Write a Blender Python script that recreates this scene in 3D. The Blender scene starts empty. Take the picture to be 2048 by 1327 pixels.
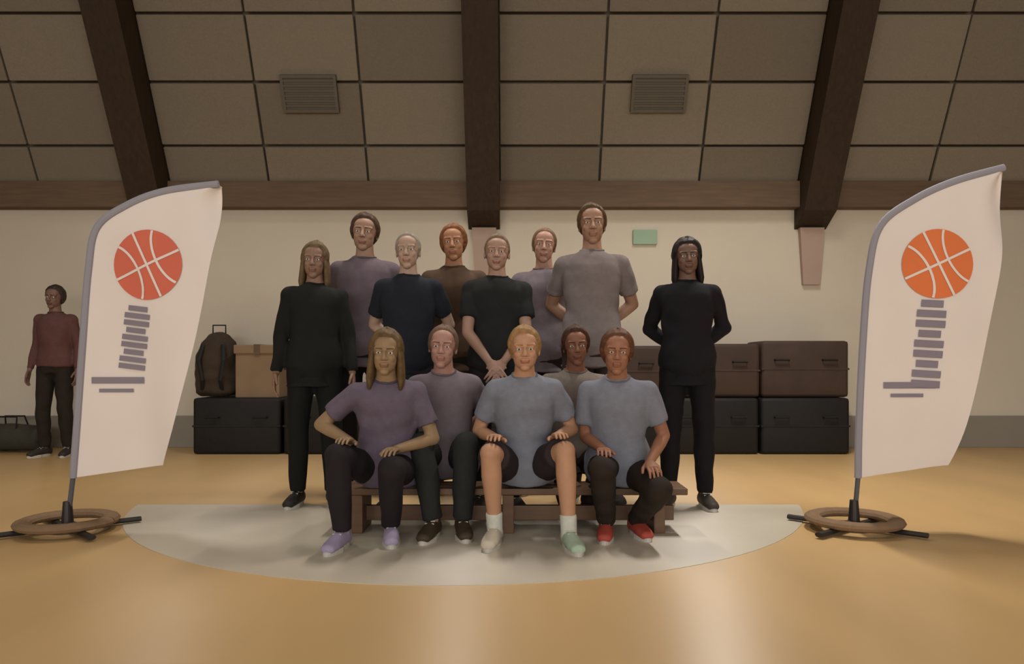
import bpy, bmesh, math, random
import numpy as np
from mathutils import Vector, Matrix
random.seed(7)
S = bpy.context.scene
C = S.collection
# ------------------------------------------------------------------ camera, world, lights, exposure
F, HZ, H = 1480.0, 727.0, 0.9            # focal length in px, horizon row, eye height (m)
cam = bpy.data.cameras.new('camera'); co = bpy.data.objects.new('camera', cam); C.objects.link(co)
cam.sensor_width = 36; cam.lens = 36 * F / 2048; cam.shift_y = (HZ - 663.5) / 2048
co.location = (0, 0, H); co.rotation_euler = (math.pi / 2, 0, 0); S.camera = co
S.view_settings.view_transform = 'Standard'; S.view_settings.look = 'None'
S.view_settings.gamma = 1; S.view_settings.exposure = 0.0; S.view_settings.use_curve_mapping = False
w = bpy.data.worlds.new('world'); S.world = w; w.use_nodes = True
w.node_tree.nodes['Background'].inputs[0].default_value = (0.9, 0.85, 0.8, 1)
w.node_tree.nodes['Background'].inputs[1].default_value = 0.1
def area(loc, size, power, col=(1, .86, .70), rot=(0, 0, 0), sy=None, spread=180):
    l = bpy.data.lights.new('hall_light', 'AREA'); l.energy = power; l.color = col; l.size = size; l.spread = math.radians(spread)
    if sy: l.shape = 'RECTANGLE'; l.size_y = sy
    o = bpy.data.objects.new('hall_light', l); C.objects.link(o); o.location = loc; o.rotation_euler = rot
    return o
# fluorescent fixtures hung under the roof, in rows that run towards the rear of the hall
area((-0.55, 5.3, 4.5), .13, 34, sy=1.2, spread=120, col=(1, .93, .85))
area((2.05, 5.3, 4.5), .18, 74, sy=1.2, spread=120, col=(1, .93, .85))
area((-3.45, 5.3, 4.5), .22, 22, sy=1.2, spread=120, col=(1, .93, .85))
for lx in (-4.2, -0.3, 3.6):
    area((lx, 0.6, 5.4), .5, 26, sy=1.6, col=(1, .93, .85))
    area((lx, -3.4, 5.0), .5, 26, sy=1.6, col=(1, .93, .85))
# added broad fill light behind the camera, brightens the upright surfaces
area((0, -7.7, 2.3), 14.0, 640, col=(1, .965, .93), rot=(math.pi / 2, 0, 0), sy=2.2)

# ------------------------------------------------------------------ helpers
def P(x, y, d):                            # a place in the hall seen at photo column x, row y, distance d
    return Vector(((x - 1024) * d / F, d, H + (HZ - y) * d / F))
def lin(c): return tuple(((v / 255) / 12.92 if v / 255 <= .04045 else ((v / 255 + .055) / 1.055) ** 2.4) for v in c)
def mat(name, col, rough=.7, var=.06, scale=6, spec=.4, stretch=(1, 1, 1), bump=0, bscale=80, metal=0, coat=0, aniso=0):
    m = bpy.data.materials.new(name); m.use_nodes = True; nt = m.node_tree; b = nt.nodes['Principled BSDF']
    tc = nt.nodes.new('ShaderNodeTexCoord'); mp = nt.nodes.new('ShaderNodeMapping'); mp.inputs['Scale'].default_value = stretch
    nt.links.new(tc.outputs['Object'], mp.inputs[0])
    n = nt.nodes.new('ShaderNodeTexNoise'); n.inputs['Scale'].default_value = scale; n.inputs['Detail'].default_value = 5
    nt.links.new(mp.outputs[0], n.inputs['Vector'])
    r = nt.nodes.new('ShaderNodeValToRGB'); r.color_ramp.elements[0].position = .3; r.color_ramp.elements[1].position = .7
    r.color_ramp.elements[0].color = tuple(max(0, c * (1 - var)) for c in col) + (1,)
    r.color_ramp.elements[1].color = tuple(min(1, c * (1 + var)) for c in col) + (1,)
    nt.links.new(n.outputs[0], r.inputs[0]); nt.links.new(r.outputs[0], b.inputs['Base Color'])
    b.inputs['Roughness'].default_value = rough; b.inputs['Specular IOR Level'].default_value = spec
    b.inputs['Metallic'].default_value = metal; b.inputs['Coat Weight'].default_value = coat; b.inputs['Coat Roughness'].default_value = .2
    if aniso:                               # brushed varnish: highlights stretch along the hall
        b.inputs['Anisotropic'].default_value = .9; cx_ = nt.nodes.new('ShaderNodeCombineXYZ'); cx_.inputs[1].default_value = 1
        nt.links.new(cx_.outputs[0], b.inputs['Tangent'])
    if bump:
        n2 = nt.nodes.new('ShaderNodeTexNoise'); n2.inputs['Scale'].default_value = bscale; nt.links.new(mp.outputs[0], n2.inputs['Vector'])
        bp = nt.nodes.new('ShaderNodeBump'); bp.inputs['Strength'].default_value = bump; bp.inputs['Distance'].default_value = .01
        nt.links.new(n2.outputs[0], bp.inputs['Height']); nt.links.new(bp.outputs[0], b.inputs['Normal'])
    return m
def mesh(name, V, Fc, m, parent=None, smooth=False, kind=None):
    me = bpy.data.meshes.new(name); me.from_pydata([tuple(v) for v in V], [], [tuple(f) for f in Fc]); me.update()
    if smooth: me.polygons.foreach_set('use_smooth', [True] * len(me.polygons))
    return link(name, me, m, parent, kind)
def link(name, me, m, parent=None, kind=None):
    if m and not me.materials: me.materials.append(m)
    o = bpy.data.objects.new(name, me); C.objects.link(o)
    if parent: o.parent = parent
    if kind: o['kind'] = kind
    return o
def tag(o, label, cat, group=None):
    o['label'] = label; o['category'] = cat
    if group: o['group'] = group
    return o
def thing(name, label, cat, loc, rz=0, group=None):
    o = bpy.data.objects.new(name, None); C.objects.link(o); o.location = loc; o.rotation_euler = (0, 0, rz); o.empty_display_size = .1
    return tag(o, label, cat, group)
def boxbm(size, bevel=.0, seg=2):
    bm = bmesh.new(); bmesh.ops.create_cube(bm, size=1); bmesh.ops.scale(bm, vec=size, verts=bm.verts)
    if bevel: bmesh.ops.bevel(bm, geom=bm.edges[:], offset=bevel, segments=seg, profile=.6, affect='EDGES')
    return bm
def box(name, x0, x1, y0, y1, z0, z1, m, parent=None, bevel=0, kind=None, smooth=False):
    bm = boxbm((x1 - x0, y1 - y0, z1 - z0), bevel); bmesh.ops.translate(bm, vec=((x0 + x1) / 2, (y0 + y1) / 2, (z0 + z1) / 2), verts=bm.verts)
    me = bpy.data.meshes.new(name); bm.to_mesh(me); bm.free()
    if smooth: me.polygons.foreach_set('use_smooth', [True] * len(me.polygons))
    return link(name, me, m, parent, kind)
class Geo:                                  # collects closed lofts
    def __init__(s): s.V = []; s.F = []
    def loft(s, pts, rad, up=None, n=16, sides=None):
        pts = [Vector(p) for p in pts]; b0 = len(s.V); k = len(pts)
        for i, p in enumerate(pts):
            if sides: a, b = sides
            else:
                t = (pts[min(i + 1, k - 1)] - pts[max(i - 1, 0)])
                if t.length < 1e-6: t = Vector((0, 0, 1))
                t.normalize(); u = Vector(up) if up else (Vector((0, 1, 0)) if abs(t.y) < .8 else Vector((1, 0, 0)))
                a = u.cross(t).normalized(); b = t.cross(a)
            r = rad[i]; rx, ry = r if isinstance(r, tuple) else (r, r)
            for j in range(n):
                th = 2 * math.pi * j / n
                s.V.append(p + a * (rx * math.cos(th)) + b * (ry * math.sin(th)))
            if i:
                for j in range(n):
                    j2 = (j + 1) % n; q = b0 + i * n; s.F.append((q - n + j, q - n + j2, q + j2, q + j))
        s.F.append(tuple(b0 + j for j in range(n))[::-1]); s.F.append(tuple(b0 + (k - 1) * n + j for j in range(n)))
    def cap(s, p0, p1, r0, r1, n=14, round0=True, round1=True, mid=None):
        p0, p1 = Vector(p0), Vector(p1); t = (p1 - p0).normalized(); P_, R = [], []
        if round0:
            for a in (80, 60, 35, 15): P_.append(p0 - t * r0 * math.sin(math.radians(a))); R.append(r0 * math.cos(math.radians(a)))
        P_.append(p0); R.append(r0)
        if mid:
            for q, rr in mid: P_.append(p0.lerp(p1, q)); R.append(rr)
        P_.append(p1); R.append(r1)
        if round1:
            for a in (15, 35, 60, 80): P_.append(p1 + t * r1 * math.sin(math.radians(a))); R.append(r1 * math.cos(math.radians(a)))
        s.loft(P_, R, n=n)
    def ell(s, c, r, n=18):
        c = Vector(c); P_, R = [], []
        for i in range(1, 12):
            a = -math.pi / 2 + math.pi * i / 12; P_.append(c + Vector((0, 0, r[2] * math.sin(a)))); R.append((r[0] * math.cos(a), r[1] * math.cos(a)))
        s.loft(P_, R, n=n, sides=(Vector((1, 0, 0)), Vector((0, 1, 0))))
    def raw(s, name='g'):
        me = bpy.data.meshes.new(name); me.from_pydata([tuple(v) for v in s.V], [], s.F); me.update(); return me
    def fused(s, voxel, smooth=3, name='fused'):   # one continuous skin over all lofts
        me = s.raw(); o = bpy.data.objects.new('tmp', me); C.objects.link(o)
        r = o.modifiers.new('r', 'REMESH'); r.mode = 'VOXEL'; r.voxel_size = voxel
        if smooth: q = o.modifiers.new('s', 'SMOOTH'); q.factor = .5; q.iterations = smooth
        dg = bpy.context.evaluated_depsgraph_get(); dg.update()
        out = bpy.data.meshes.new_from_object(o.evaluated_get(dg), depsgraph=dg); out.name = name
        bpy.data.objects.remove(o); bpy.data.meshes.remove(me)
        out.polygons.foreach_set('use_smooth', [True] * len(out.polygons))
        return out
def verts(me):
    a = np.empty(len(me.vertices) * 3); me.vertices.foreach_get('co', a); return a.reshape(-1, 3)
def faces(me): return [tuple(p.vertices) for p in me.polygons]
def folds(me, amp, seed):                   # cloth folds pushed along the normals
    v = verts(me); n = np.empty(len(v) * 3); me.vertices.foreach_get('normal', n); n = n.reshape(-1, 3)
    rs = np.random.RandomState(seed); d = np.zeros(len(v))
    for _ in range(9):
        k = rs.normal(size=3); k /= np.linalg.norm(k); d += np.sin(v @ (k * rs.uniform(18, 60)) + rs.uniform(0, 6.3) + 1.2 * np.sin(v @ rs.normal(size=3) * 9))
    v = v + n * (amp * d / 3)[:, None]; me.vertices.foreach_set('co', v.ravel()); me.update()

# ------------------------------------------------------------------ materials
M = dict(
    floor=mat('varnished_floor', lin((200, 165, 112)), .36, .07, 2.2, 1.0, (1, .25, 1), aniso=1),
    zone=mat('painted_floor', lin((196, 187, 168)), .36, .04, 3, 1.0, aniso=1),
    wall=mat('painted_wall', lin((206, 197, 180)), .85, .03, 1.5, .2, bump=.15, bscale=60),
    post=mat('painted_post', lin((172, 150, 136)), .8, .04, 3),
    base=mat('grey_skirting', lin((138, 132, 120)), .7, .05, 3),
    roof=mat('roof_board', lin((120, 112, 100)), .95, .06, 3, .1),
    beam=mat('dark_timber', lin((56, 43, 31)), .7, .18, 5, .3, (6, 6, .6), bump=.3, bscale=20),
    plate=mat('brown_timber', lin((106, 87, 70)), .75, .12, 5, .3, (.6, 6, 6), bump=.3, bscale=20),
    black=mat('black_vinyl', lin((26, 25, 24)), .6, .1, 4, .3, bump=.3, bscale=14),
    brown=mat('brown_vinyl', lin((66, 52, 45)), .65, .12, 4, .3, bump=.3, bscale=14),
    carton=mat('brown_board', lin((136, 114, 90)), .85, .08, 5),
    bag=mat('dark_brown_canvas', lin((62, 50, 40)), .9, .12, 9, bump=.4, bscale=90),
    pole=mat('grey_fibreglass', lin((86, 86, 92)), .4, .03, 5),
    steel=mat('dark_steel', lin((62, 58, 56)), .45, .05, 6, metal=.6),
    cloth=mat('white_flag_cloth', lin((232, 222, 214)), .85, .02, 3, .2),
    sleeve=mat('grey_pole_sleeve', lin((150, 148, 156)), .85, .03, 3, .2),
    orange=mat('orange_print', lin((226, 124, 74)), .8, .05, 3, .2),
    red=mat('red_print', lin((214, 112, 90)), .8, .05, 3, .2),
    print=mat('grey_print', lin((138, 130, 140)), .8, .04, 3, .2),
    wood=mat('bench_wood', lin((104, 78, 56)), .5, .15, 5, .4, (.5, 6, 6)),
    vent=mat('vent_metal', lin((96, 90, 78)), .6, .05, 6),
    green=mat('pale_green_plate', lin((150, 176, 150)), .6, .03, 6),
    white=mat('eye_white', lin((215, 208, 200)), .3, .01), iris=mat('iris', lin((50, 36, 28)), .2, .05),
)
def wmat(name, c, rough=.85, var=.07): return mat(name, lin(c), rough, var, 30, .2, bump=.25, bscale=220)

# ------------------------------------------------------------------ hall
X0, X1, YW, YB = -9.4, 9.0, 8.0, -8.0
box('floor', X0, X1, YB, YW, -.1, 0, M['floor'], kind='structure')
box('wall_back', X0, X1, YW, YW + .2, 0, 2.9, M['wall'], kind='structure')
box('wall_rear', X0, X1, YB - .2, YB, 0, 3.6, M['wall'], kind='structure')
zp = [(8.05, 2.62), (6.85, 4.98), (0.0, 7.2), (-8.05, 3.4)]          # roof profile (distance, height)
for s, x in (('left', X0), ('right', X1)):
    pts = [(YB, 0), (YW, 0)] + [(a, b) for a, b in zp]; V, n = [], len(pts); t = .2 if s == 'right' else -.2
    for xx in (x, x + t): V += [(xx, a, b) for a, b in pts]
    mesh('wall_' + s, V, [tuple(range(n)), tuple(range(2 * n - 1, n - 1, -1))] + [(i, i + n, (i + 1) % n + n, (i + 1) % n) for i in range(n)], M['wall'], kind='structure')
V = [(x, a, b + dz) for dz in (.06, .2) for x in (X0 - .2, X1 + .2) for a, b in zp]; n = len(zp)
Fc = []
for i in range(n - 1):
    Fc += [(i, i + 1, n + i + 1, n + i), (2 * n + i, 3 * n + i, 3 * n + i + 1, 2 * n + i + 1), (i, 2 * n + i, 2 * n + i + 1, i + 1), (n + i, n + i + 1, 3 * n + i + 1, 3 * n + i)]
Fc += [(0, n, 3 * n, 2 * n), (n - 1, 3 * n - 1, 4 * n - 1, 2 * n - 1)]
ceil = mesh('ceiling', V, Fc, M['roof'], kind='structure')
# glulam beams down the roof slope, each its own piece of trim
beamx = [-0.30 + 3.52 * k for k in range(-2, 3)]
bn = 1
for bx in beamx:
    prof = [(8.0, 2.35), (8.0, 2.72), (6.80, 5.02), (0, 7.1), (-8.0, 3.4), (-8.0, 3.0), (0, 6.72), (6.55, 4.72), (7.72, 2.50)]
    hw = .17; k = len(prof); V = [(bx + sx * hw, a, b) for sx in (-1, 1) for a, b in prof]
    Fc = [tuple(range(k))[::-1], tuple(range(k, 2 * k))] + [(i, (i + 1) % k, (i + 1) % k + k, i + k) for i in range(k)]
    mesh('trim_%d' % bn, V, Fc, M['beam'], kind='structure'); bn += 1
    # tapered wall foot under each beam
    V = [(bx - .13, 7.93, 2.36), (bx + .13, 7.93, 2.36), (bx + .09, 7.95, 1.75), (bx - .09, 7.95, 1.75), (bx - .13, 8, 2.36), (bx + .13, 8, 2.36), (bx + .09, 8, 1.75), (bx - .09, 8, 1.75)]
    mesh('trim_%d' % bn, V, [(3, 2, 1, 0), (4, 5, 6, 7), (0, 1, 5, 4), (2, 3, 7, 6), (1, 2, 6, 5), (0, 4, 7, 3)], M['post'], kind='structure'); bn += 1
box('trim_%d' % bn, X0, X1, 7.84, 8.0, 2.56, 2.84, M['plate'], kind='structure', bevel=.012); bn += 1   # eaves plate
box('baseboard_back', X0, X1, 7.965, 8.0, 0, .34, M['base'], kind='structure', bevel=.006)
# acoustic boards between the beams on the steep slope
e0, e1 = Vector((0, 8.05, 2.62)), Vector((0, 6.85, 4.98)); sl = (e1 - e0); L = sl.length; sl.normalize(); nrm = Vector((0, -sl.z, sl.y))
if nrm.y > 0: nrm = -nrm
bm = boxbm((1.04, .05, .60), .012); pm = bpy.data.meshes.new('roof_panel'); bm.to_mesh(pm); bm.free()
pmats = [mat('acoustic_board', lin(tuple(c * f for c in (130, 121, 107))), .95, .05, 60, .1, bump=.5, bscale=160) for f in (.95, .99, 1.02, 1.06)]
rot = Matrix((Vector((1, 0, 0)), -nrm, sl)).transposed().to_euler()
variants = []
for m_ in pmats: q = pm.copy(); q.materials.append(m_); variants.append(q)
for b in range(-3, 3):
    cx = -0.30 + 3.52 * b + 3.52 / 2
    for r in range(4):
        for c in range(3):
            o = bpy.data.objects.new('panel', random.choice(variants)); C.objects.link(o); o.parent = ceil
            p = e0 + sl * (.33 + r * .625) + nrm * (.03 + random.uniform(-.008, .008)); o.location = (cx + (c - 1) * 1.062, p.y, p.z); o.rotation_euler = rot
# two ventilation grilles in the middle of the bays
for gx, lab in ((620, 'dark ventilation grille in the sloping roof left of the middle beam'), (1318, 'dark ventilation grille in the sloping roof right of the middle beam')):
    pp = e0 + sl * 1.16 + nrm * .075
    t = thing('ceiling_vent', lab, 'vent', ((gx - 1024) * pp.y / F, pp.y, pp.z), 0, None); t.rotation_euler = rot
    box('backing', -.26, .26, -.015, .0, -.16, .16, M['vent'], t)
    for a in ((-.28, .28, -.18, -.15), (-.28, .28, .15, .18), (-.28, -.25, -.15, .15), (.25, .28, -.15, .15)): box('frame', a[0], a[1], -.03, .02, a[2], a[3], M['vent'], t)
    for i in range(6): box('slat', -.25, .25, -.028, -.005, -.125 + i * .048, -.105 + i * .048, M['vent'], t)
# painted half circle on the floor
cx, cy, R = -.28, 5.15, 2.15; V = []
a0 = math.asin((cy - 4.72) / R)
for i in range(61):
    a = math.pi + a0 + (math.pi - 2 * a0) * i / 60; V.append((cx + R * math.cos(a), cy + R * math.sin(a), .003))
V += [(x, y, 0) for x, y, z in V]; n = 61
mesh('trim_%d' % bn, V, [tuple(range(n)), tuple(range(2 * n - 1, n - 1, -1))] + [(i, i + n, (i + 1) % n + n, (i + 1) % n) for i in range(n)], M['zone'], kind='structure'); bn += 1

# ------------------------------------------------------------------ things along the back wall
def mat_block(px0, px1, d0, d1, z0, z1, m, label, name='gym_mat', group=None):
    x0, x1 = (px0 - 1024) * d0 / F, (px1 - 1024) * d0 / F; cx_ = (x0 + x1) / 2; hw = (x1 - x0) / 2
    t = thing(name, label, 'mat', (cx_, (d0 + d1) / 2, z0), 0, group); hd = (d1 - d0) / 2; h = z1 - z0
    box('cover', -hw, hw, -hd, hd, 0, h, m, t, bevel=.035, smooth=True)
    box('seam', -hw - .004, hw + .004, -hd - .004, hd + .004, h * .5 - .01, h * .5 + .01, m, t, bevel=.004)
    for sx in (-.55, .55):
        g = Geo(); g.loft([(sx * hw - .07, -hd - .002, h * .66), (sx * hw - .07, -hd - .03, h * .66), (sx * hw + .07, -hd - .03, h * .66), (sx * hw + .07, -hd - .002, h * .66)], [.009] * 4, n=8)
        link('handle', g.raw('handle'), M['black'], t)
    return t
B = 'black crash mats along the back wall'
mat_block(385, 560, 7.35, 7.9, 0, .56, M['black'], 'black crash mat on the floor under the brown bag, left of the group')
mat_block(566, 745, 7.35, 7.9, 0, .56, M['black'], 'black crash mat behind the woman in black at the left end of the group')
mat_block(751, 1330, 7.35, 7.9, 0, .56, M['black'], 'long black crash mat hidden behind the middle of the group')
mat_block(1336, 1518, 7.35, 7.9, 0, .56, M['black'], 'black lower mat just right of the group, under the first brown mat')
mat_block(1523, 1700, 7.35, 7.9, 0, .56, M['black'], 'black lower mat nearest the right flag, under the second brown mat')
mat_block(1340, 1520, 7.4, 7.9, .565, 1.1, M['brown'], 'dark brown mat block on the black mats, right behind the person in black')
mat_block(1524, 1698, 7.4, 7.9, .565, 1.13, M['brown'], 'dark brown mat block on the black mats, nearest the right flag')
mat_block(1150, 1334, 7.4, 7.9, .565, 1.08, M['brown'], 'dark brown mat block mostly hidden behind the seated players')
# brown board crate with lid on the left mats
t = thing('board_crate', 'light brown board crate on the black mats left of the group', 'crate', ((520 - 1024) * 7.5 / F, 7.62, .56))
box('body', -.22, .22, -.2, .2, 0, .46, M['carton'], t, bevel=.01)
box('lid', -.235, .235, -.215, .215, .44, .53, M['carton'], t, bevel=.012)
box('tape', -.03, .03, -.218, .218, .435, .535, M['plate'], t)
for sx in (-1, 1): box('hand_slot', sx * .221 - .003, sx * .221 + .003, -.05, .05, .28, .32, M['bag'], t, bevel=.002)
# upright bag
t = thing('sports_bag', 'tall dark brown sports bag slumped on the black mats beside the left flag', 'bag', ((428 - 1024) * 7.5 / F, 7.6, .575))
g = Geo(); g.loft([(0, 0, .0), (0, 0, .03), (0, 0, .2), (-.01, 0, .4), (.01, 0, .54), (.02, 0, .62), (.02, 0, .65)], [(.17, .13), (.22, .17), (.23, .18), (.21, .16), (.17, .13), (.10, .08), (.03, .03)], sides=(Vector((1, 0, 0)), Vector((0, 1, 0))), n=24)
me = g.fused(.014, 3); folds(me, .006, 5); link('body', me, M['bag'], t)
g = Geo(); g.loft([(-.1, -.13, .52), (-.12, -.2, .36), (-.08, -.2, .16), (-.1, -.15, .06)], [(.02, .005)] * 4, n=8); link('strap', g.raw(), M['black'], t)
g = Geo(); g.loft([(.1, -.13, .52), (.13, -.2, .36), (.1, -.2, .16), (.1, -.15, .06)], [(.02, .005)] * 4, n=8); link('strap', g.raw(), M['black'], t)
g = Geo(); g.loft([(-.05, 0, .62), (-.05, 0, .72), (.08, 0, .72), (.08, 0, .62)], [.008] * 4, n=8); link('handle', g.raw(), M['black'], t)
# low dark holdall at the left edge
t = thing('holdall', 'low dark grey holdall on the floor against the wall at the left edge', 'bag', ((22 - 1024) * 7.6 / F, 7.6, 0))
g = Geo(); g.loft([(-.36, 0, .13), (-.33, 0, .14), (0, 0, .15), (.33, 0, .14), (.36, 0, .13)], [(.08, .08), (.14, .125), (.15, .14), (.14, .125), (.08, .08)], up=(0, 0, 1), n=20)
me = g.fused(.014, 3); folds(me, .004, 9); link('body', me, wmat('grey_nylon', (66, 64, 56)), t)
for sy in (-1, 1):
    g = Geo(); g.loft([(-.12, sy * .1, .24), (-.1, sy * .06, .36), (.1, sy * .06, .36), (.12, sy * .1, .24)], [.009] * 4, n=8); link('handle', g.raw(), M['black'], t)
sg = box('wall_plate', -.13, .13, -.015, .015, -.08, .08, M['green'], bevel=.008); sg.location = P(1290, 474, 7.98); tag(sg, 'small pale green plate on the back wall beside the right-hand person in black', 'sign')

# ------------------------------------------------------------------ feather flags
def flag(d, foot, pole, right, tip, ball, bcol, label, strip, foot_px):
    s = F / d; org = P(foot[0], 0, d); org.z = 0
    t = thing('feather_flag', label, 'flag', (org.x, d, 0))
    def q(x, y): p = P(x, y, d); return Vector((p.x - org.x, 0, p.z))
    rings = [q(*p) for p in pole]
    # smooth the pole line
    def cr(pts, n=8):
        o = []
        for i in range(len(pts) - 1):
            p0, p1, p2, p3 = pts[max(i - 1, 0)], pts[i], pts[i + 1], pts[min(i + 2, len(pts) - 1)]
            for k in range(n):
                u = k / n; o.append(.5 * ((2 * p1) + (p2 - p0) * u + (2 * p0 - 5 * p1 + 4 * p2 - p3) * u * u + (3 * p1 - p0 - 3 * p2 + p3) * u ** 3))
        return o + [pts[-1]]
    line = cr(rings)
    g = Geo(); full = [Vector((0, 0, .04))] + line
    g.loft(full, [.013 - .008 * i / len(full) for i in range(len(full))], up=(0, 1, 0), n=10); link('pole', g.raw('pole'), M['pole'], t)
    rl = cr([q(*p) for p in right]); nL = 48; nW = 26
    def samp(l, u):
        f_ = u * (len(l) - 1); i = min(int(f_), len(l) - 2); return l[i].lerp(l[i + 1], f_ - i)
    def wave(u, v): return .035 * math.sin(v * 3.1 + u * 5) * v + .012 * math.sin(v * 9 + u * 14) * v
    def surf(u, v): p = samp(line, u).lerp(samp(rl, u), v); p.y = wave(u, v) ; return p
    V, Fc = [], []
    for i in range(nL + 1):
        for j in range(nW + 1): V.append(surf(i / nL, j / nW))
    n1 = len(V); V += [v + Vector((0, .003, 0)) for v in V]
    for i in range(nL):
        for j in range(nW):
            a = i * (nW + 1) + j; Fc += [(a, a + 1, a + nW + 2, a + nW + 1), (a + n1, a + nW + 1 + n1, a + nW + 2 + n1, a + 1 + n1)]
    mesh('cloth', V, Fc, M['cloth'], t, True)
    g = Geo(); g.loft(line, [(.020, .016)] * len(line), up=(0, 1, 0), n=10); link('pole_sleeve', g.raw(), M['sleeve'], t)
    # project prints on the cloth: find y of the cloth at x,z
    Va = np.array([tuple(v) for v in V[:n1]])
    def on(x, z, off=.004): i = ((Va[:, 0] - x) ** 2 + (Va[:, 2] - z) ** 2).argsort()[:4]; w_ = 1 / (((Va[i, 0] - x) ** 2 + (Va[i, 2] - z) ** 2) + 1e-4); return Vector((x, float((Va[i, 1] * w_).sum() / w_.sum()) - off, z))
    bc = q(*ball); r = .188
    def disc(name, r0, r1, a0, a1, m, off):
        V, Fc = [], []; na, nr = 40, 6
        for i in range(na + 1):
            for j in range(nr + 1):
                a = a0 + (a1 - a0) * i / na; rr = r0 + (r1 - r0) * j / nr; V.append(on(bc.x + rr * math.cos(a), bc.z + rr * math.sin(a), off))
        for i in range(na):
            for j in range(nr): k = i * (nr + 1) + j; Fc.append((k, k + nr + 1, k + nr + 2, k + 1))
        return mesh(name, V, Fc, m, t, True)
    disc('ball_print', 0, r, 0, 2 * math.pi, bcol, .006)
    def stroke(name, pts, wd, m, off=.009):
        V, Fc = [], []
        for i, (x, z) in enumerate(pts):
            a = Vector(pts[min(i + 1, len(pts) - 1)]) - Vector(pts[max(i - 1, 0)]); a.normalize(); nx, nz = -a.y * wd / 2, a.x * wd / 2
            V += [on(x + nx, z + nz, off), on(x - nx, z - nz, off)]
            if i: k = 2 * i; Fc.append((k - 2, k - 1, k + 1, k))
        return mesh(name, V, Fc, m, t)
    A = math.radians(25)
    def rt(x, z): return (bc.x + x * math.cos(A) - z * math.sin(A), bc.z + x * math.sin(A) + z * math.cos(A))
    N = 18; lines = [[(0, -r + 2 * r * i / N) for i in range(N + 1)], [(-r + 2 * r * i / N, 0) for i in range(N + 1)]]
    for sx in (-1, 1): lines.append([(sx * (.155 - .10 * math.cos(th)), .62 * r * 1.55 * math.sin(th)) for th in [(-1 + 2 * i / N) * 1.02 for i in range(N + 1)]])
    for l in lines: stroke('seam_print', [rt(*p) for p in l], .013, M['cloth'])
    # faint grey vertical strip of print below the ball (too blurred in the photo to read), with a short foot line
    sx0, sy0, sx1, sy1 = strip; a, b = q(sx0, sy0), q(sx1, sy1); n_ = 9
    for i in range(n_):
        u0 = i / n_; u1 = u0 + .72 / n_; p0 = a.lerp(b, u0); p1 = a.lerp(b, u1); wd = .145 if i % 3 else .11
        stroke('grey_print', [(p0.x, p0.z), (p0.lerp(p1, .5).x, p0.lerp(p1, .5).z), (p1.x, p1.z)], wd, M['print'], .006)
    c = q(*foot_px)
    stroke('grey_print', [(c.x - .13 + .02 * i, c.z) for i in range(15)], .035, M['print'], .006)
    stroke('grey_print', [(c.x - .09 + .02 * i, c.z - .055) for i in range(10)], .02, M['print'], .006)
    # cross base
    for i in range(2):
        a = math.radians(38 + 100 * i); g = Geo(); e = Vector((math.cos(a) * .36, math.sin(a) * .36, .022)); g.loft([-e + Vector((0, 0, .044)), e], [(.022, .014)] * 2, up=(0, 0, 1), n=8)
        link('base_bar', g.raw(), M['steel'], t)
    g = Geo(); g.loft([(0, 0, 0), (0, 0, .02), (0, 0, .05), (0, 0, .16)], [.09, .09, .03, .022], n=20); link('base_hub', g.raw(), M['steel'], t)
    for i in range(3):
        V = Geo(); R_ = .21 - .0 * i; ring = [(R_ * math.cos(a_ * math.pi / 12), R_ * math.sin(a_ * math.pi / 12), .055) for a_ in range(25)]
    g = Geo(); g.loft(ring, [(.045, .025)] * 25, up=(0, 0, 1), n=10); link('weight_ring', g.raw(), wmat('brown_rubber', (128, 104, 80)), t)
    return t
flag(3.98, (135, 1062), [(146, 955), (154, 850), (166, 680), (177, 540), (194, 455), (254, 410), (330, 382), (437, 368)],
     [(325, 930), (352, 850), (385, 720), (410, 600), (425, 520), (434, 460), (438, 410), (440, 372)], (437, 368), (298, 530), M['red'],
     'white feather flag with reddish orange basketball, left of the group', (278, 612, 262, 742), (232, 760))
flag(4.02, (1708, 1058), [(1716, 955), (1718, 850), (1726, 680), (1738, 540), (1762, 450), (1830, 398), (1910, 362), (2008, 335)],
     [(1898, 930), (1925, 850), (1958, 720), (1984, 600), (1998, 520), (2006, 460), (2010, 400), (2011, 340)], (2008, 335), (1872, 528), M['orange'],
     'white feather flag with bright orange basketball, right of the group', (1862, 600, 1850, 780), (1815, 770))

# ------------------------------------------------------------------ shared anatomy
g = Geo()
g.ell((0, .012, .032), (.075, .094, .086)); g.ell((0, -.020, -.028), (.062, .065, .080)); g.ell((0, -.058, -.092), (.027, .024, .020))
g.ell((0, -.04, .05), (.062, .048, .05))
for s in (-1, 1):
    g.ell((s * .032, -.056, -.020), (.024, .022, .024)); g.ell((s * .075, .014, -.004), (.008, .017, .028)); g.ell((s * .036, -.014, -.060), (.020, .038, .024)); g.cap((s * .020, -.0805, .0165), (s * .043, -.0765, .0155), .0055, .005, n=8); g.cap((s * .021, -.079, -.003), (s * .041, -.0755, -.003), .004, .004, n=8)
    g.cap((s * .012, -.083, .030), (s * .048, -.070, .030), .010, .009); g.ell((s * .012, -.098, -.026), (.009, .010, .008))
g.cap((0, -.084, .020), (0, -.106, -.022), .008, .0115); g.cap((-.016, -.082, -.052), (.016, -.082, -.052), .008, .008); g.cap((-.014, -.081, -.062), (.014, -.081, -.062), .008, .008)
HEAD = g.fused(.0042, 2, 'head')
g = Geo()                                    # right hand: wrist at origin, fingers to -Z, palm to +Y, thumb to -X side
g.loft([(0, 0, .02), (0, 0, 0), (0, 0, -.03), (0, 0, -.07), (0, 0, -.092)], [(.024, .018), (.026, .018), (.034, .017), (.040, .015), (.038, .012)], sides=(Vector((1, 0, 0)), Vector((0, 1, 0))))
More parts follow.
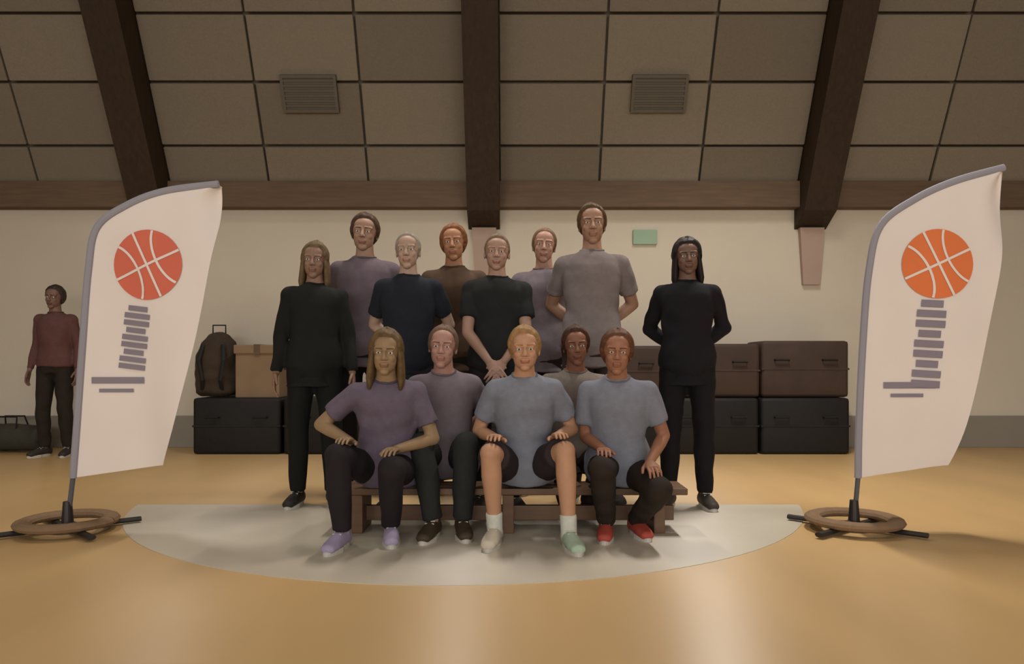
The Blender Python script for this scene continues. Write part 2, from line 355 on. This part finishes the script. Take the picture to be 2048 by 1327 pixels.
for i, (x, l, r) in enumerate(((-.030, .074, .0085), (-.010, .084, .0088), (.011, .078, .0085), (.031, .062, .0075))):
    p = Vector((x, 0, -.075)); a = .16; pr = p
    for k, f in enumerate((.46, .30, .24)):
        dvec = Vector((x * 1.2 * .35, math.sin(a), -math.cos(a))).normalized(); e = pr + dvec * (l * f + (.015 if k == 0 else 0)); g.cap(pr, e, r * (1 - .08 * k), r * (.95 - .1 * k), n=10); pr = e; a += .36
g.cap((-.024, .004, -.022), (-.050, .016, -.056), .014, .011, n=10); g.cap((-.050, .016, -.056), (-.058, .026, -.088), .0105, .0085, n=10)
HAND = g.fused(.0033, 1, 'hand')
g = Geo()                                    # shoe, heel at +Y, toe at -Y, ankle over origin
g.loft([(0, .075, .045), (0, .06, .05), (0, .0, .055), (0, -.07, .05), (0, -.14, .04), (0, -.19, .035), (0, -.205, .03)], [(.022, .03), (.036, .045), (.04, .05), (.044, .042), (.047, .032), (.038, .026), (.02, .016)], up=(0, 0, 1), n=18)
g.loft([(0, .01, .05), (0, .012, .09), (0, .014, .125)], [(.042, .052), (.038, .046), (.036, .044)], sides=(Vector((1, 0, 0)), Vector((0, 1, 0))), n=18)
SHOE = g.fused(.006, 3, 'shoe')
V, Fc, n = [], [], 28
for z, k in ((0, .96), (.004, 1), (.024, 1.0), (.028, .95)):
    for i in range(n):
        a = 2 * math.pi * i / n; y = math.sin(a); V.append(((.044 + (.006 if y < 0 else -.004)) * math.cos(a) * k, -.063 + y * .148 * k, z))
for q in range(3):
    for i in range(n): j = (i + 1) % n; Fc.append((q * n + i, q * n + j, q * n + n + j, q * n + n + i))
Fc += [tuple(range(n))[::-1], tuple(range(3 * n, 4 * n))]
SOLE = bpy.data.meshes.new('sole'); SOLE.from_pydata(V, [], Fc)
g = Geo()
for i in range(4): g.cap((-.022, -.045 - .022 * i, .098 - .0105 * i), (.022, -.045 - .022 * i, .098 - .0105 * i), .004, .004, n=6)
LACE = g.raw('lace'); _mc = {}
def mcopy(me, m):
    k = (me.name, m.name)
    if k not in _mc: q = me.copy(); q.materials.clear(); q.materials.append(m); _mc[k] = q
    return _mc[k]
def ik(a, b, l1, l2, pole):
    d = b - a; D = min(d.length, (l1 + l2) * .999); u = d.normalized(); x = (l1 * l1 - l2 * l2 + D * D) / (2 * D); h = math.sqrt(max(l1 * l1 - x * x, 0))
    p = Vector(pole) - u * Vector(pole).dot(u); p.normalize(); return a + u * x + p * h, a + u * D
RING = [(-.07, .10, .085), (0, .165, .115), (.08, .158, .112), (.20, .138, .102), (.32, .152, .112), (.42, .165, .118), (.47, .165, .108), (.505, .145, .095), (.53, .115, .082), (.555, .08, .066), (.585, .062, .06), (.67, .056, .058)]
def hair_mesh(style, seed):
    V, Fc, nu, nv = [], [], 48, 30; rs = np.random.RandomState(seed); ph = rs.uniform(0, 6, 6)
    c = Vector((0, .010, .032)); hl = {'short': .055, 'crop': .062, 'long': .05, 'bun': .06}[style]
    th = {'short': .016, 'crop': .008, 'long': .018, 'bun': .010}[style]
    for i in range(nv + 1):
        el = -math.pi / 2 + math.pi * i / nv
        for j in range(nu):
            az = 2 * math.pi * j / nu; dx, dy, dz = math.cos(el) * math.sin(az), -math.cos(el) * math.cos(az), math.sin(el)
            front = max(0, -dy); r = Vector((dx * .075, dy * .094, dz * .088))
            z = r.z + c.z; y = r.y
            line = -.05 + (hl + .080) * min(1, max(0, (-y + .002) / .062)) - (.02 if abs(dx) > .8 and style == 'long' else 0)
            k = min(1, max(0, (z - line) / .012)); k = k * k * (3 - 2 * k)
            t_ = th * (1.1 + .12 * math.sin(az * 9 + ph[0] + 3 * math.sin(el * 3)) + .15 * math.sin(az * 21 + ph[1]) + .25 * math.sin(az * 2 + ph[2]))
            f = (1 + t_ / .085) if k > .02 else 1
            f = .86 + (f - .86) * k
            V.append(c + r * f)
    for i in range(nv):
        for j in range(nu): j2 = (j + 1) % nu; Fc.append((i * nu + j, i * nu + j2, (i + 1) * nu + j2, (i + 1) * nu + j))
    V = [tuple(v) for v in V]
    g = Geo()
    if style == 'long':
        g.loft([(0, .05, .03), (0, .075, -.03), (0, .08, -.10), (0, .085, -.17), (0, .08, -.23)], [(.07, .055), (.09, .05), (.096, .045), (.09, .036), (.06, .02)], sides=(Vector((1, 0, 0)), Vector((0, 1, 0))), n=24)
        for s in (-1, 1): g.loft([(s * .062, .015, .06), (s * .073, .022, .0), (s * .078, .028, -.06), (s * .084, .022, -.13), (s * .082, .012, -.19)], [(.018, .05), (.021, .055), (.023, .052), (.022, .045), (.010, .02)], sides=(Vector((1, 0, 0)), Vector((0, 1, 0))), n=14)
    if style == 'bun': g.ell((0, .09, .09), (.04, .036, .038))
    b = len(V); V += [tuple(v) for v in g.V]; Fc += [tuple(b + x for x in f) for f in g.F]
    return V, Fc
NP = [0]
def person(px, d, label, top=None, seat=None, yaw=0, skin=(150, 110, 88), hair=(60, 44, 34), style='short', shirt=(90, 80, 84), sleeve='short',
           legs='long', lcol=(45, 42, 42), shoe=(60, 56, 54), shoe2=None, feet=None, hands=None, k=None, tilt=0, hem=None, group=None, headyaw=0, collar=None, elbow=.45):
    NP[0] += 1; sd = NP[0]
    if k is None: k = (H + (HZ - top) * d / F) / 1.81
    X = (px - 1024) * d / F
    T = thing('person', label, 'person', (X, d, 0), 0, group)
    Rz = Matrix.Rotation(yaw, 3, 'Z'); tl = math.radians(tilt)
    side = Rz @ Vector((1, 0, 0)); up = Rz @ Vector((0, -math.sin(tl), math.cos(tl))); fw = Rz @ Vector((0, -math.cos(tl), -math.sin(tl)))
    pz = .935 * k if seat is None else seat + .105 * k
    pel = Vector((0, 0, pz))
    def tp(t, s=0, f=0): return pel + up * (t * k) + side * (s * k) + fw * (f * k)
    hips = [tp(.0, -s * .09) if 0 else pel + side * (s * .088 * k) for s in (-1, 1)]
    ank, kne = [], []
    for i, s in enumerate((-1, 1)):
        if feet: fx, fy, fd = feet[i]; a = P(fx, fy, fd); a = Vector((a.x - X, fd - d, .085 * k))
        else: a = Rz @ Vector((s * .115 * k, 0.0 + .02 * ((sd + i) % 2), .085 * k))
        pole = Rz @ Vector((s * (.18 if seat is None else .55), -1, .5 if seat is not None else 0))
        if feet and len(feet[i]) and seat is not None: pole = Vector((s * .12, -.5, 1))
        kn, a2 = ik(hips[i], a, .43 * k, .425 * k, pole); kne.append(kn); ank.append(a2)
    sh, el, wr, hd = [], [], [], []
    for i, s in enumerate((-1, 1)):
        a = tp(.482, s * .165); sh.append(a)
        if hands and hands[i] == 'back': tgt = pel + up * .10 * k + side * s * .05 * k - fw * .16 * k; pole = side * s + -fw * .4
        elif hands and hands[i] == 'front': tgt = tp(.02, s * .045, .175); pole = side * s - fw * .3
        elif hands and hands[i] == 'cross': tgt = tp(.30, -s * .09, .17); pole = side * s * .8 - up * .7
        elif hands and hands[i] == 'clasp': tgt = (kne[0] + kne[1]) / 2 + Vector((s * .03, -.02, .03)); pole = side * s - up * .3
        elif seat is not None: tgt = kne[i].lerp(hips[i], .36) + Vector((0, 0, .11 * k)); pole = side * s * elbow - up * .3 - fw * .8
        else: tgt = a + side * s * .085 * k - up * .52 * k + fw * .04 * k; pole = side * s * .3 - fw
        e, w_ = ik(a, tgt, .285 * k, .255 * k, pole); el.append(e); wr.append(w_)
    # body: one continuous skin
    g = Geo()
    R_ = RING
    g.loft([tp(t, 0, .012 if t > .57 else 0) for t, _, _ in R_], [(a * k * .92, b * k * .93) for _, a, b in R_], sides=(side, -fw), n=24)
    hc = tp(.710, 0, .022); g.cap(tp(.56), hc - up * .02 * k, .055 * k, .052 * k)
    for i, s in enumerate((-1, 1)):
        g.cap(sh[i], el[i], .046 * k, .037 * k, mid=[(.45, .045 * k)]); g.cap(el[i], wr[i], .037 * k, .025 * k, mid=[(.3, .038 * k)])
        g.cap(tp(.50, s * .05), sh[i], .045 * k, .046 * k)
        g.cap(hips[i], kne[i], .086 * k, .056 * k, mid=[(.4, .077 * k)]); g.cap(kne[i], ank[i], .053 * k, .036 * k, mid=[(.3, .056 * k), (.7, .042 * k)])
        fd = (Rz @ Vector((s * .25, -1, 0))).normalized() if not feet else Vector((s * .18, -1, 0)).normalized()
        g.cap(ank[i] - Vector((0, 0, .02 * k)), ank[i] + fd * .12 * k - Vector((0, 0, .045 * k)), .034 * k, .026 * k)
    me = g.fused(.0085, 3)
    V = [verts(me)]; Fc = faces(me); off = len(V[0])
    Rh = Matrix.Rotation(yaw * .5 + headyaw, 3, 'Z') @ Matrix.Rotation(math.radians((-3, 2, 4, -1)[sd % 4]), 3, 'Y')
    hk = k if k > .97 else (k + 1) / 2 * .985
    def hx(v): return np.array(v) @ (np.array(Rh).T * hk) + np.array(hc)
    V.append(hx(verts(HEAD) * np.array([(.97, 1.0, 1.03)[sd % 3], 1, (1.0, 1.03, .98)[sd % 3]]))); Fc += [tuple(off + x for x in f) for f in faces(HEAD)]; off += len(V[-1])
    hv, hf = verts(HAND), faces(HAND)
    for i, s in enumerate((-1, 1)):
        dr = (wr[i] - el[i]).normalized()
        if seat is not None and not hands: dr = (dr * .2 + (kne[i] - hips[i]).normalized()).normalized(); pal = -up * .3 - (Vector((0, 0, 1)))
        elif hands: pal = fw * -1
        else: pal = -side * s
        pal = (pal - dr * pal.dot(dr)).normalized(); zx = -dr; yx = pal; xx = yx.cross(zx)
        h = hv.copy()
        # thumb goes forward when standing, inward on knees
        want = fw if not (seat is not None or hands) else -side * s
        fl = -xx.dot(want) < 0
        if fl: h[:, 0] *= -1
        Mx = np.array([tuple(xx), tuple(yx), tuple(zx)]) * k
        V.append(h @ Mx + np.array(wr[i])); Fc += [tuple(off + x for x in (f[::-1] if fl else f)) for f in hf]; off += len(h)
    bpy.data.meshes.remove(me)
    V = np.concatenate(V); bme = bpy.data.meshes.new('body'); bme.from_pydata(V.tolist(), [], Fc); bme.polygons.foreach_set('use_smooth', [True] * len(bme.polygons))
    sm = mat('skin', lin(skin), .55, .05, 18, .35, bump=.08, bscale=200); link('body', bme, sm, T)
    # face details
    hm = wmat('hair', hair, .55, .25); lm = mat('lip', lin(tuple(c * f for c, f in zip(skin, (.86, .66, .66)))), .5, .03)
    for s in (-1, 1):
        g = Geo(); g.ell((s * .031, -.0765, .006), (.0125, .0115, .0075), n=14); e = mesh('eye', hx([tuple(v) for v in g.V]), g.F, M['white'], T, True)
        g = Geo(); g.ell((s * .031, -.0868, .006), (.0052, .003, .0055), n=10); mesh('iris', hx([tuple(v) for v in g.V]), g.F, M['iris'], e, True)
        g = Geo(); g.cap((s * .014, -.091, .028), (s * .046, -.079, .030), .0038, .0025, n=8); mesh('eyebrow', hx([tuple(v) for v in g.V]), g.F, hm, T, True)
    g = Geo(); g.cap((-.019, -.0855, -.0535), (.019, -.0855, -.0535), .0042, .0042, n=8); g.cap((-.016, -.0850, -.0610), (.016, -.0850, -.0610), .0052, .0052, n=8); mesh('lips', hx([tuple(v) for v in g.V]), g.F, lm, T, True)
    V, Fc = hair_mesh(style, sd); mesh('hair', hx(V), Fc, hm, T, True)
    # shirt
    ht = hem if hem is not None else (-.13 if seat is None else -.05)
    g = Geo(); prof = [(ht, .186, .137), (ht + .01, .188, .138)] + [(t, a + .018 + (.012 if t < .1 else 0), b + .020 + (.008 if t < .1 else 0)) for t, a, b in RING if t > ht + .03 and t < .54] + [(.553, .092, .072), (.572, .068, .064)]
    if seat is not None: prof = [(t, a + (.012 if t < .2 else 0), b + (.02 if t < .25 else 0)) for t, a, b in prof]
    g.loft([tp(t) for t, _, _ in prof], [(a * k, b * k) for _, a, b in prof], sides=(side, -fw), n=28)
    for i, s in enumerate((-1, 1)):
        g.cap(tp(.492, s * .045), sh[i], .063 * k, .061 * k)
        if sleeve == 'short': g.cap(sh[i], sh[i].lerp(el[i], .68), .061 * k, .064 * k, round1=False)
        elif sleeve == 'long': g.cap(sh[i], el[i], .057 * k, .050 * k); g.cap(el[i], el[i].lerp(wr[i], .95), .051 * k, .037 * k, round1=False)
        else: g.cap(tp(.49, s * .12), sh[i].lerp(el[i], .10), .062 * k, .062 * k, round1=False)
    me = g.fused(.0115, 2, 'shirt'); folds(me, .0042, sd); cm = wmat('shirt_cloth', shirt); link({'long': 'sweater'}.get(sleeve, 'shirt'), me, cm, T)
    # neckline band
    g = Geo(); c = tp(.568); ring = [c + side * (.069 * k * math.cos(a)) + fw * (.065 * k * math.sin(a) + .005) + up * (-.012 * k * max(0, math.sin(a))) for a in [math.pi * i / 12 for i in range(25)]]
    g.loft(ring, [.006] * 25, up=tuple(up), n=8); link('collar', g.raw(), wmat('collar_cloth', collar or tuple(c_ * .8 for c_ in shirt)), T)
    # trousers or shorts
    tm = wmat('trouser_cloth', lcol); g = Geo()
    g.loft([tp(-.07), tp(-.0), tp(.08), tp(.13)], [(.15 * k, .12 * k), (.174 * k, .124 * k), (.162 * k, .114 * k), (.14 * k, .10 * k)], sides=(side, -fw), n=24)
    for i, s in enumerate((-1, 1)):
        if legs == 'long':
            g.cap(hips[i], kne[i], .096 * k, .072 * k, mid=[(.4, .088 * k)]); g.cap(kne[i], kne[i].lerp(ank[i], .97), .071 * k, .055 * k, mid=[(.3, .070 * k)], round1=False)
        else: g.cap(hips[i], hips[i].lerp(kne[i], .86), .100 * k, .092 * k, round1=False)
    me = g.fused(.0115, 2, 'trousers'); folds(me, .0038, sd + 50); link('trousers' if legs == 'long' else 'shorts', me, tm, T)
    for i, s in enumerate((-1, 1)):
        sc = shoe2 if (shoe2 and i == 1) else shoe
        um = bpy.data.materials.get('shoe_%s_%s_%s' % sc) or mat('shoe_%s_%s_%s' % sc, lin(sc), .6, .06, 20, .3)
        dr = math.atan2(s * (.18 if feet else .25), 1) + (0 if feet else yaw)
        o = link('shoe', mcopy(SHOE, um), None, T); o.location = (ank[i].x, ank[i].y, 0); o.rotation_euler = (0, 0, dr); o.scale = (k, k, k)
        so = link('sole', mcopy(SOLE, bpy.data.materials.get('sole_rubber') or mat('sole_rubber', lin((190, 186, 176)), .7)), None, o)
        la = link('lace', mcopy(LACE, bpy.data.materials['sole_rubber']), None, o)
        if legs != 'long':
            g = Geo(); g.cap(Vector((0, 0, .06 * k)) + ank[i] * 0 + ank[i] - Vector((0, 0, ank[i].z)), ank[i].lerp(kne[i], .22), .043 * k, .046 * k, round1=False); me = g.fused(.008, 2); link('sock', me, wmat('sock_cloth', (200, 200, 190)), T)
    return T

# ------------------------------------------------------------------ the team
LIL = (120, 110, 116); BLU = (122, 125, 136); BK = ('back', 'back')
person(630, 4.72, 'woman in all black with long light brown hair, left end of the standing row', top=476, skin=(138, 108, 90), hair=(104, 86, 62), style='long', shirt=(30, 31, 28), sleeve='long', lcol=(26, 26, 24), shoe=(44, 40, 36), yaw=.18)
person(730, 5.1, 'tall brown-haired man in a lilac grey shirt, second from left in the standing row', top=418, skin=(156, 124, 104), hair=(74, 56, 42), shirt=(104, 92, 100), lcol=(36, 34, 36), hands=BK, yaw=.1)
person(817, 4.56, 'man with short grey hair in a dark navy t-shirt, standing behind the seated row', top=454, skin=(172, 144, 126), hair=(146, 138, 124), style='crop', shirt=(32, 36, 44), lcol=(34, 34, 38), hands=BK)
person(908, 5.12, 'ginger man in a dark brown shirt standing behind the two black t-shirts', top=440, skin=(166, 120, 90), hair=(124, 80, 50), shirt=(82, 64, 50), lcol=(40, 36, 34), hands=BK, yaw=-.05)
person(994, 4.56, 'fair brown-haired person in a charcoal black t-shirt, hands clasped, middle of standing row', top=458, skin=(165, 132, 114), hair=(122, 102, 82), style='bun', shirt=(34, 36, 36), lcol=(36, 34, 34), hands=('front', 'front'))
person(1088, 5.2, 'light brown-haired man in a lilac shirt, standing just right of the charcoal t-shirt', top=446, skin=(172, 132, 114), hair=(118, 94, 72), style='crop', shirt=LIL, lcol=(48, 40, 40), hands=BK, yaw=-.05)
person(1184, 4.80, 'tallest man with dark brown hair in a grey shirt, second from right standing', top=398, skin=(158, 122, 100), hair=(84, 64, 44), shirt=(122, 113, 112), lcol=(52, 42, 38), hands=BK, yaw=-.1)
person(1374, 4.66, 'person in all black with long dark hair, standing apart at the right end', top=468, skin=(112, 84, 72), hair=(38, 30, 28), style='long', shirt=(27, 25, 30), sleeve='long', lcol=(24, 22, 24), shoe=(60, 54, 48), yaw=-.2, hands=BK)
SH = .24
person(776, 3.92, 'seated player with long brown hair, dark lilac shirt and lavender shoes', seat=SH, k=.91, tilt=17, skin=(146, 120, 90), hair=(98, 78, 50), style='long', shirt=(100, 90, 104), lcol=(38, 33, 36), shoe=(160, 148, 176), feet=((684, 1088, 3.62), (782, 1064, 3.76)), yaw=.12, elbow=1.3)
person(892, 4.22, 'seated rosy-faced player in a lilac grey shirt and dark trousers, beside the long brown hair', seat=SH, k=.95, tilt=15, skin=(168, 128, 114), hair=(104, 82, 66), style='bun', shirt=(112, 102, 108), lcol=(42, 43, 42), shoe=(66, 56, 42), feet=((866, 1062, 3.84), (924, 1052, 3.88)), hands=BK)
person(1048, 3.98, 'seated fair-haired player with bare knees and pale shoes in a blue grey shirt', seat=SH, k=.93, tilt=16, skin=(182, 138, 108), hair=(150, 116, 74), style='short', shirt=BLU, legs='shorts', lcol=(50, 42, 44), shoe=(196, 186, 168), shoe2=(170, 190, 168), feet=((990, 1084, 3.70), (1138, 1098, 3.62)))
person(1148, 4.45, 'crouching player with dark reddish brown hair between two blue grey shirts', seat=.235, k=.95, tilt=10, skin=(132, 90, 70), hair=(68, 44, 32), shirt=(124, 114, 106), lcol=(50, 42, 38), shoe=(60, 50, 44), feet=((1132, 1030, 4.36), (1176, 1030, 4.36)), hands=BK)
person(1238, 3.98, 'seated brown-faced player in dark trousers and red shoes, rightmost of the seated row', seat=SH, k=.91, tilt=16, skin=(150, 104, 80), hair=(92, 60, 40), shirt=BLU, lcol=(46, 38, 32), shoe=(168, 74, 62), feet=((1212, 1052, 3.84), (1272, 1044, 3.9)), yaw=-.2)
person(112, 7.2, 'person in a maroon sweater and black trousers standing by the wall behind the left flag', top=565, skin=(120, 92, 80), hair=(60, 48, 42), shirt=(96, 66, 62), sleeve='long', lcol=(44, 38, 32), shoe=(50, 46, 42), hem=-.0)
# low gym bench under the seated players
t = thing('gym_bench', 'low wooden gym bench under the seated row', 'bench', (-.02, 4.04, 0))
for i in range(3): box('seat_board', -.95, .95, -.13 + i * .09, -.05 + i * .09, SH - .035, SH, M['wood'], t, bevel=.006)
for lx in (-.8, 0, .8):
    f = box('leg', lx - .03, lx + .03, -.13, .13, 0, SH - .035, M['wood'], t, bevel=.008)
box('rail', -.9, .9, -.02, .02, .05, .13, M['wood'], t, bevel=.005)
